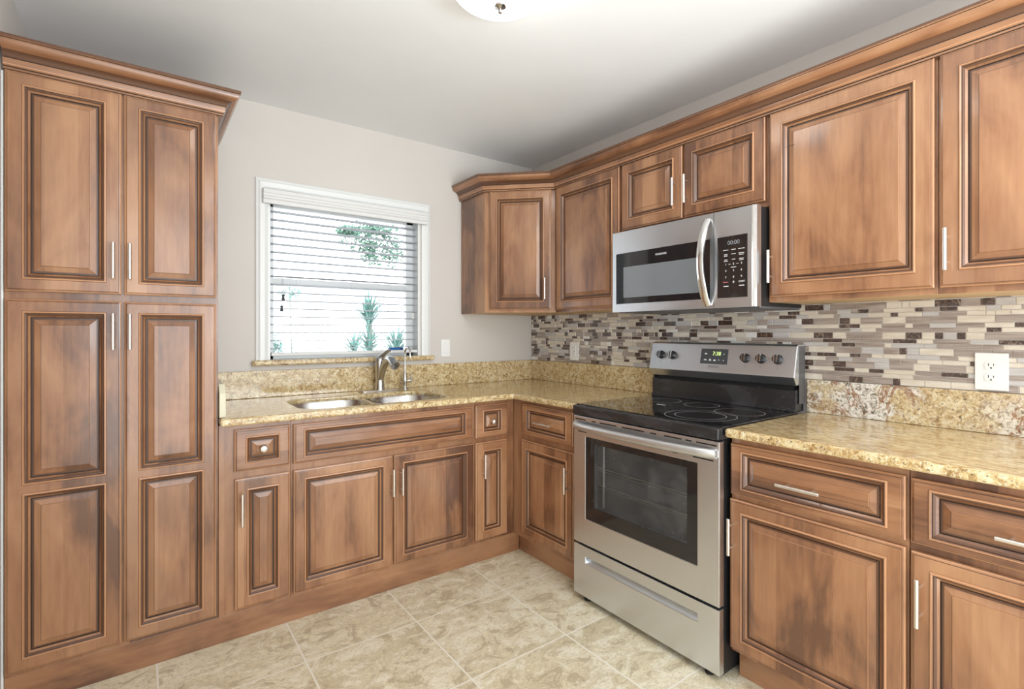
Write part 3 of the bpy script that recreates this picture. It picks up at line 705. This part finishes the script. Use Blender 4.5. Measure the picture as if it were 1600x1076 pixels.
Y0 = -.6035; o = upper('wall cabinet between the angled corner cabinet and the microwave, door mirroring the window', Y0, -1.1395)
door(o, .022, .526, 1.392, 2.122, rail=.044)
Y0 = -1.1405; o = upper('short two-door wall cabinet directly above the microwave', Y0, -1.9145, 1.762)
d = door(o, .008, .3755, 1.784, 2.121, rail=.046); bar(d, .338, .123)
d = door(o, .388, .766, 1.784, 2.121, rail=.046); bar(d, .022, .123)
Y0 = -1.9155; o = upper('large single-door wall cabinet right of the microwave with a small scratch', Y0, -2.4565)
d = door(o, .010, .5345, 1.396, 2.122, sx=.046, rail=.050); bar(d, .012, .118)
m = MB(); m.box((.066, -.0196, .577), (.100, -.0184, .5785)); m.build('scratch_mark', 'glaze', d)
Y0 = -2.4575; o = upper('wall cabinet at the right picture edge, over the wide outlet', Y0, -3.0)
d = door(o, .007, .5365, 1.396, 2.122, sx=.046, rail=.050); bar(d, .020, .115)
cr = crown([(-.602, -.004), (-.602, FU), (FU, -.602), (FU, -3.0)], 2.1215, 'crown_moulding', ['wood_y', 'glaze', 'edge_wood', 'glaze_and_shade'])
tag(cr, 'long stepped brown crown moulding along the tops of the wall cabinets', 'moulding')

# ------------------------------------------------------------------ microwave (local x -> world -y, -y towards the room)
mw = thing('microwave_oven', 'stainless over-the-range microwave with curved handle below the short cabinet', 'microwave', (-.385, -1.157, 1.357), -PI/2)
MW, MH = .760, .400
m = MB(); m.box((.004, .030, .004), (MW-.004, .374, MH-.002)); m.build('housing', 'black_matte', mw, bevel=.002)
m = MB(); m.box((.010, .035, -.004), (MW-.010, .370, .0035)); m.build('vent_underside', 'grey_enamel', mw)
SPL = .572
def frame_plate(m, x0, x1, z0, z1, hx0, hx1, hz0, hz1, y0, y1, mi=0):
    o4 = [(x0, z0), (x1, z0), (x1, z1), (x0, z1)]; i4 = [(hx0, hz0), (hx1, hz0), (hx1, hz1), (hx0, hz1)]
    for i in range(4):
        j = (i+1) % 4
        m.face([(o4[i][0], y0, o4[i][1]), (o4[j][0], y0, o4[j][1]), (i4[j][0], y0, i4[j][1]), (i4[i][0], y0, i4[i][1])], mi)
        m.face([(i4[i][0], y0, i4[i][1]), (i4[j][0], y0, i4[j][1]), (i4[j][0], y1, i4[j][1]), (i4[i][0], y1, i4[i][1])], mi)
        m.face([(o4[i][0], y0, o4[i][1]), (o4[i][0], y1, o4[i][1]), (o4[j][0], y1, o4[j][1]), (o4[j][0], y0, o4[j][1])], mi)
m = MB(); frame_plate(m, 0, SPL-.001, 0, MH, .024, SPL-.018, .040, .292, 0, .029); dr = m.build('door', 'steel', mw)
m = MB(); m.box((.0245, .0012, .0405), (SPL-.0185, .010, .2915)); m.build('door_glass', 'black_glass', dr)
m = MB(); m.box((.072, .0006, .070), (SPL-.070, .0016, .222)); m.build('door_screen', 'mw_screen', dr)
text_mesh('brand_lettering', 'FRIGIDAIRE', .0125, 'white_ink', dr, (.300, .0010, .262), (1, 0, 0), (0, 0, 1))
m = MB()
hp = []
for i in range(15):
    t_ = i/14; hp.append((SPL-.030, -.004-.052*math.sin(PI*t_)**.8, .012+.365*t_))
w_, th = .016, .005
for i, p in enumerate(hp):
    pass
rings = []
for i, p in enumerate(hp):
    a = Vector(hp[max(0, i-1)]); b = Vector(hp[min(14, i+1)]); d_ = (b-a).normalized(); nn = Vector((0, d_.z, -d_.y))
    if nn.y > 0: nn = -nn
    c_ = Vector(p); rings.append([c_+Vector((s_*w_, 0, 0))+nn*u_ for s_, u_ in ((-1, -th), (1, -th), (1.0, th*.3), (.7, th), (-.7, th), (-1.0, th*.3))])
for a, b in zip(rings, rings[1:]):
    for j in range(6): m.face([a[j], a[(j+1) % 6], b[(j+1) % 6], b[j]], 0, True)
m.face(rings[0]); m.face(rings[-1]); m.build('handle', 'chrome', dr, sharp=50)
m = MB(); frame_plate(m, SPL+.001, MW, 0, MH, SPL+.016, MW-.040, .040, .292, 0, .029)
for k_ in range(4):     # rounded right end
    pass
cp = m.build('control_panel', 'steel', mw)
m = MB(); m.box((SPL+.0165, .0012, .0405), (MW-.0405, .010, .2915)); kb = m.build('keypad', 'black_glass', cp)
m = MB(); m.prism([(0, 0), (.003, -.006), (.010, -.009), (.017, -.006), (.020, 0)], lambda a, b, t_: (MW-.0225+a, b, t_), .001, MH-.001); m.build('edge_trim', 'chrome', cp)
KX0 = SPL+.030; KX1 = MW-.054; KC = (KX0+KX1)/2+.006
text_mesh('clock_digits', '00:00', .024, 'dim_digits', kb, (KC, .0009, .264), (1, 0, 0), (0, 0, 1))
def kl(a, b, c_, d_, mat='white_ink'): m = MB(); m.box((a, .0007, c_), (b, .0013, d_)); m.build('key_legend', mat, kb)
col = [KC-.034, KC, KC+.034]
for zc, ws in ((.236, (.026, .022, .030)), (.218, (.016, .022, .026)), (.212, (.018, .0, .022)), (.196, (.014, .016, .022)), (.190, (.020, .0, .018)), (.164, (.0, .026, .0))):
    for x, w in zip(col, ws):
        if w: kl(x-w/2*.9, x+w/2*.9, zc-.0011, zc+.0011)
for x in (col[0]+.017, col[1]+.017): kl(x-.005, x+.005, .1765, .1777)
kl(col[0]-.010, col[0]+.012, .086, .089); kl(col[2]-.010, col[2]+.012, .086, .089)
for i, ch_ in enumerate('123456789'):
    text_mesh('key_digit', ch_, .0115, 'white_ink', kb, (col[i % 3], .0009, .177-.0265*(i//3)), (1, 0, 0), (0, 0, 1))
text_mesh('key_digit', '0', .013, 'white_ink', kb, (col[1], .0009, .103), (1, 0, 0), (0, 0, 1))
text_mesh('key_legend', 'START', .0095, 'white_ink', kb, (col[2]+.002, .0009, .104), (1, 0, 0), (0, 0, 1))
kl(col[0]-.012, col[0]+.010, .1025, .1060, 'red_ink')

# ------------------------------------------------------------------ range
RX, RY = -.665, -1.1710; RW = .7580
rg = thing('electric_range', 'freestanding stainless electric range with black glass cooktop between the base cabinets', 'stove', (RX, RY, 0), -PI/2)
m = MB(); m.box((.004, .030, .020), (RW-.004, .630, .868)); m.build('body', 'black_matte', rg, bevel=.002)
# storage drawer with finger slot
m = MB(); sx0, sx1, sz0, sz1 = .078, RW-.090, .186, .216
frame_plate(m, 0, RW, .028, .262, sx0, sx1, sz0, sz1, 0, .028)
m.face([(sx0, .002, sz0), (sx1, .002, sz0), (sx1, .024, sz1-.010), (sx0, .024, sz1-.010)]); m.face([(sx0, .024, sz1-.010), (sx1, .024, sz1-.010), (sx1, .024, sz1), (sx0, .024, sz1)])
m.build('storage_drawer', 'steel', rg, bevel=.0025)
# door
wx0, wx1, wz0, wz1 = .078, RW-.090, .392, .772
m = MB(); frame_plate(m, 0, RW, .272, .864, wx0, wx1, wz0, wz1, 0, .029); dr = m.build('oven_door', 'steel', rg, bevel=.0025)
m = MB()
ix0, ix1, iz0, iz1 = .131, RW-.134, .455, .746
frame_plate(m, wx0, wx1, wz0, wz1, ix0, ix1, iz0, iz1, .0015, .006); m.build('window_border', 'dusty_black', dr)
m = MB(); m.face([(ix0, .003, iz0), (ix1, .003, iz0), (ix1, .003, iz1), (ix0, .003, iz1)]); m.build('window_glass', 'oven_glass', dr, fix=False)
m = MB(); m.box((ix0-.02, .0285, iz0-.02), (ix1+.02, .0295, iz1+.02)); 
m = MB()  # shallow lit recess seen through the glass
for a, b in (((ix0-.002, .0065, iz0-.002), (ix0, .029, iz1+.002)), ((ix1, .0065, iz0-.002), (ix1+.002, .029, iz1+.002)), ((ix0, .0065, iz0-.002), (ix1, .029, iz0)), ((ix0, .0065, iz1), (ix1, .029, iz1+.002)), ((ix0, .0275, iz0), (ix1, .029, iz1))): m.box(a, b)
m.build('inner_panel', 'grey_enamel', dr, fix=False)
m = MB()
for zr in (.560, .640): m.tube([(ix0+.004, .018, zr), (ix1-.004, .018, zr)], .0035, 8); m.tube([(ix0+.004, .020, zr-.012), (ix1-.004, .020, zr-.012)], .002, 8)
m.tube([(ix0+.045, .018, iz0+.01), (ix0+.045, .018, iz1-.005)], .006, 8)
m.build('oven_rack', 'rack_steel', dr)
for a, b in ((.012, .080), (.120, .145), (.170, .270), (.300, .420), (.452, .482), (.520, .600), (.618, .645), (.664, .748)): m = MB(); m.box((a, -.0006, .8465), (b, .002, .8515)); m.build('vent_slot', 'dark_void', dr)
for a, b in ((.030, .085), (.445, .470), (.560, .580), (.650, .735)): m = MB(); m.box((a, -.0006, .7905), (b, .002, .7950)); m.build('vent_slot', 'dark_void', dr)
m = MB(); rings = []
for i in range(25):
    t_ = i/24; x = .006+t_*(RW-.018); by_ = -.006-.040*math.sin(PI*t_)**.45 if 0 < t_ < 1 else -.004
    hh = .0175; zc = .820
    rings.append([Vector((x, by_+dy, zc+dz)) for dy, dz in ((.010, -hh), (.002, -hh), (-.006, -hh*.75), (-.0105, -hh*.2), (-.0105, hh*.3), (-.006, hh*.8), (.002, hh), (.010, hh))])
for a, b in zip(rings, rings[1:]):
    for j in range(8): m.face([a[j], a[(j+1) % 8], b[(j+1) % 8], b[j]], 0, True)
m.face(rings[0]); m.face(rings[-1])
for x in (.004, RW-.020): m.box((x, -.010, .809), (x+.016, .001, .833))
m.build('handle', 'handle_steel', dr, sharp=50)
# cooktop
m = MB(); m.box((-.001, -.008, .869), (RW+.001, .022, .913)); m.build('front_trim', 'black_enamel', rg, bevel=.006, seg=3)
m = MB(); m.box((-.0015, .018, .8685), (RW+.0015, .585, .9165)); ck = m.build('cooktop', 'black_glass', rg, bevel=.003)
def ring(cx_, cy_, r):
    m = MB(); n = 48
    for i in range(n):
        a, b = 2*PI*i/n, 2*PI*(i+1)/n
        m.face([(cx_+math.cos(a)*(r-.0016), cy_+math.sin(a)*(r-.0016), .9168), (cx_+math.cos(a)*(r+.0016), cy_+math.sin(a)*(r+.0016), .9168), (cx_+math.cos(b)*(r+.0016), cy_+math.sin(b)*(r+.0016), .9168), (cx_+math.cos(b)*(r-.0016), cy_+math.sin(b)*(r-.0016), .9168)])
    m.build('burner_ring', 'burner_ring', ck, fix=False)
for cx_, cy_, r in ((.390, .445, .078), (.610, .385, .100), (.560, .180, .140), (.560, .180, .100), (.185, .180, .090), (.190, .435, .078)): ring(cx_, cy_, r)
m = MB(); m.box((.245, .300, .9166), (.290, .312, .9171)); m.build('surface_label', 'white_ink', ck)
# backguard: (depth y, z)
bk = .660
m = MB(); prof = [(.572, .912), (.585, .912), (.588, .925), (.574, 1.008), (.578, 1.012), (.640, 1.012), (.640, .905), (.572, .905)]
m.prism([(.566, .9166), (.566, .926), (.574, .932), (.574, 1.006), (.580, 1.010), (.643, 1.010), (.643, .9166)], lambda a, b, t_: (t_, a, b), .002, RW-.002); bgd = m.build('backguard', 'black_enamel', rg, bevel=.002)
m = MB(); m.box((.02, .588, 1.009), (RW-.02, .640, 1.032)); m.build('vent_gap', 'dark_void', bgd)
m = MB(); m.prism([(.578, 1.030), (.572, 1.028), (.550, 1.064), (.552, 1.070), (.580, 1.198), (.588, 1.204), (.645, 1.204), (.645, 1.030)], lambda a, b, t_: (t_, a, b), -.002, RW+.002); cpn = m.build('control_console', 'steel', rg, bevel=.003)
for x in (-.0035, RW+.002): m = MB(); m.box((x, .592, .95), (x+.0015, .644, 1.196)); m.build('end_cap', 'grey_enamel', cpn)
def yat(z): return .552+(z-1.070)*(.028/.128)
nrm = Vector((0, -.128, .028)).normalized(); up = Vector((0, .028, .128)).normalized()
for yk in (1.238, 1.310, 1.708, 1.781, 1.855):
    x = -(yk+RY)*1.0; x = yk-1.1710; z = 1.137
    o_ = Vector((x, yat(z), z)); m = MB(); m.lathe([(.0215, -.001), (.0215, .004), (.0195, .006), (.0185, .020), (.0170, .023), (.001, .0235)], o_, nrm, 28)
    kn = m.build('control_knob', 'black_enamel', cpn)
    m = MB(); rgt = up.cross(nrm)
    for s_ in (-.0062, .0062):
        c0 = o_+nrm*.0235+Vector((1, 0, 0))*s_; pts = []
        for a_, b_ in ((-.0018, -.0155), (.0018, -.0155), (.0018, .0155), (-.0018, .0155)): pts.append(c0+Vector((1, 0, 0))*a_+up*b_)
        top = [p_+nrm*.005 for p_ in pts]
        m.face(top); 
        for i in range(4): m.face([pts[i], pts[(i+1) % 4], top[(i+1) % 4], top[i]])
    m.build('grip_ridges', 'chrome', kn)
    m = MB(); n = 18; c0 = o_-up*.037+nrm*.0004
    for i in range(n):
        a, b = 2*PI*i/n, 2*PI*(i+1)/n
        X = Vector((1, 0, 0)); m.face([c0+X*math.cos(q_)*r_+up*math.sin(q_)*r_ for q_, r_ in ((a, .0040), (a, .0047), (b, .0047), (b, .0040))])
    m.build('burner_symbol', 'grey_ink', cpn, fix=False)
def onp(x, z, e=.0006): return Vector((x, yat(z), z))+nrm*e
m = MB(); q = [onp(x, z, .0012) for x, z in ((.305, 1.103), (.448, 1.103), (.448, 1.175), (.305, 1.175))]; b_ = [p_-nrm*.003 for p_ in q]
m.face(q)
for i in range(4): m.face([b_[i], b_[(i+1) % 4], q[(i+1) % 4], q[i]])
dp = m.build('display', 'display_grey', cpn)
text_mesh('display_digits', '7:38', .026, 'digits', dp, onp(.390, 1.152, .0018), (1, 0, 0), up)
for x, z, w, h in ((.332, 1.151, .016, .007), (.332, 1.122, .016, .006), (.358, 1.122, .014, .009), (.382, 1.121, .014, .008), (.404, 1.123, .010, .002), (.428, 1.152, .007, .006), (.428, 1.122, .006, .006)):
    m = MB(); m.face([onp(x-w/2, z-h/2, .0017), onp(x+w/2, z-h/2, .0017), onp(x+w/2-(.003 if h > .005 else 0), z+h/2, .0017), onp(x-w/2+(.003 if h > .005 else 0), z+h/2, .0017)])
    m.build('button_symbol', 'white_ink', dp, fix=False)
text_mesh('brand_lettering', 'FRIGIDAIRE', .011, 'grey_ink', cpn, onp(.378, 1.090, .0006), (1, 0, 0), up)
for x, y in ((.060, .035), (RW-.060, .035), (.06, .58), (RW-.06, .58)):
    m = MB(); m.lathe([(.018, 0), (.018, .010), (.010, .012), (.010, .022)], (x, y, 0), n=14); m.build('foot', 'black_matte', rg)

# ------------------------------------------------------------------ ceiling lamp
lp = thing('ceiling_light', 'flush white glass bowl ceiling light at the top edge of the picture', 'ceiling light', (-1.352, -1.552, H))
m = MB(); m.lathe([(.190, 0), (.190, -.018), (.176, -.030), (.001, -.030)], n=40); m.build('ceiling_pan', 'white_gloss', lp)
m = MB(); pr = []
for i in range(13): a = PI/2*i/12; pr.append((.170*math.cos(a)+.0005, -.030-.078*math.sin(a)))
m.lathe(pr, n=40); m.build('glass_bowl', 'lamp_glass', lp)
m = MB(); m.lathe([(.022, -.106), (.020, -.112), (.012, -.116), (.006, -.120), (.008, -.126), (.006, -.132), (.001, -.134)], n=18); m.build('finial', 'faucet', lp)
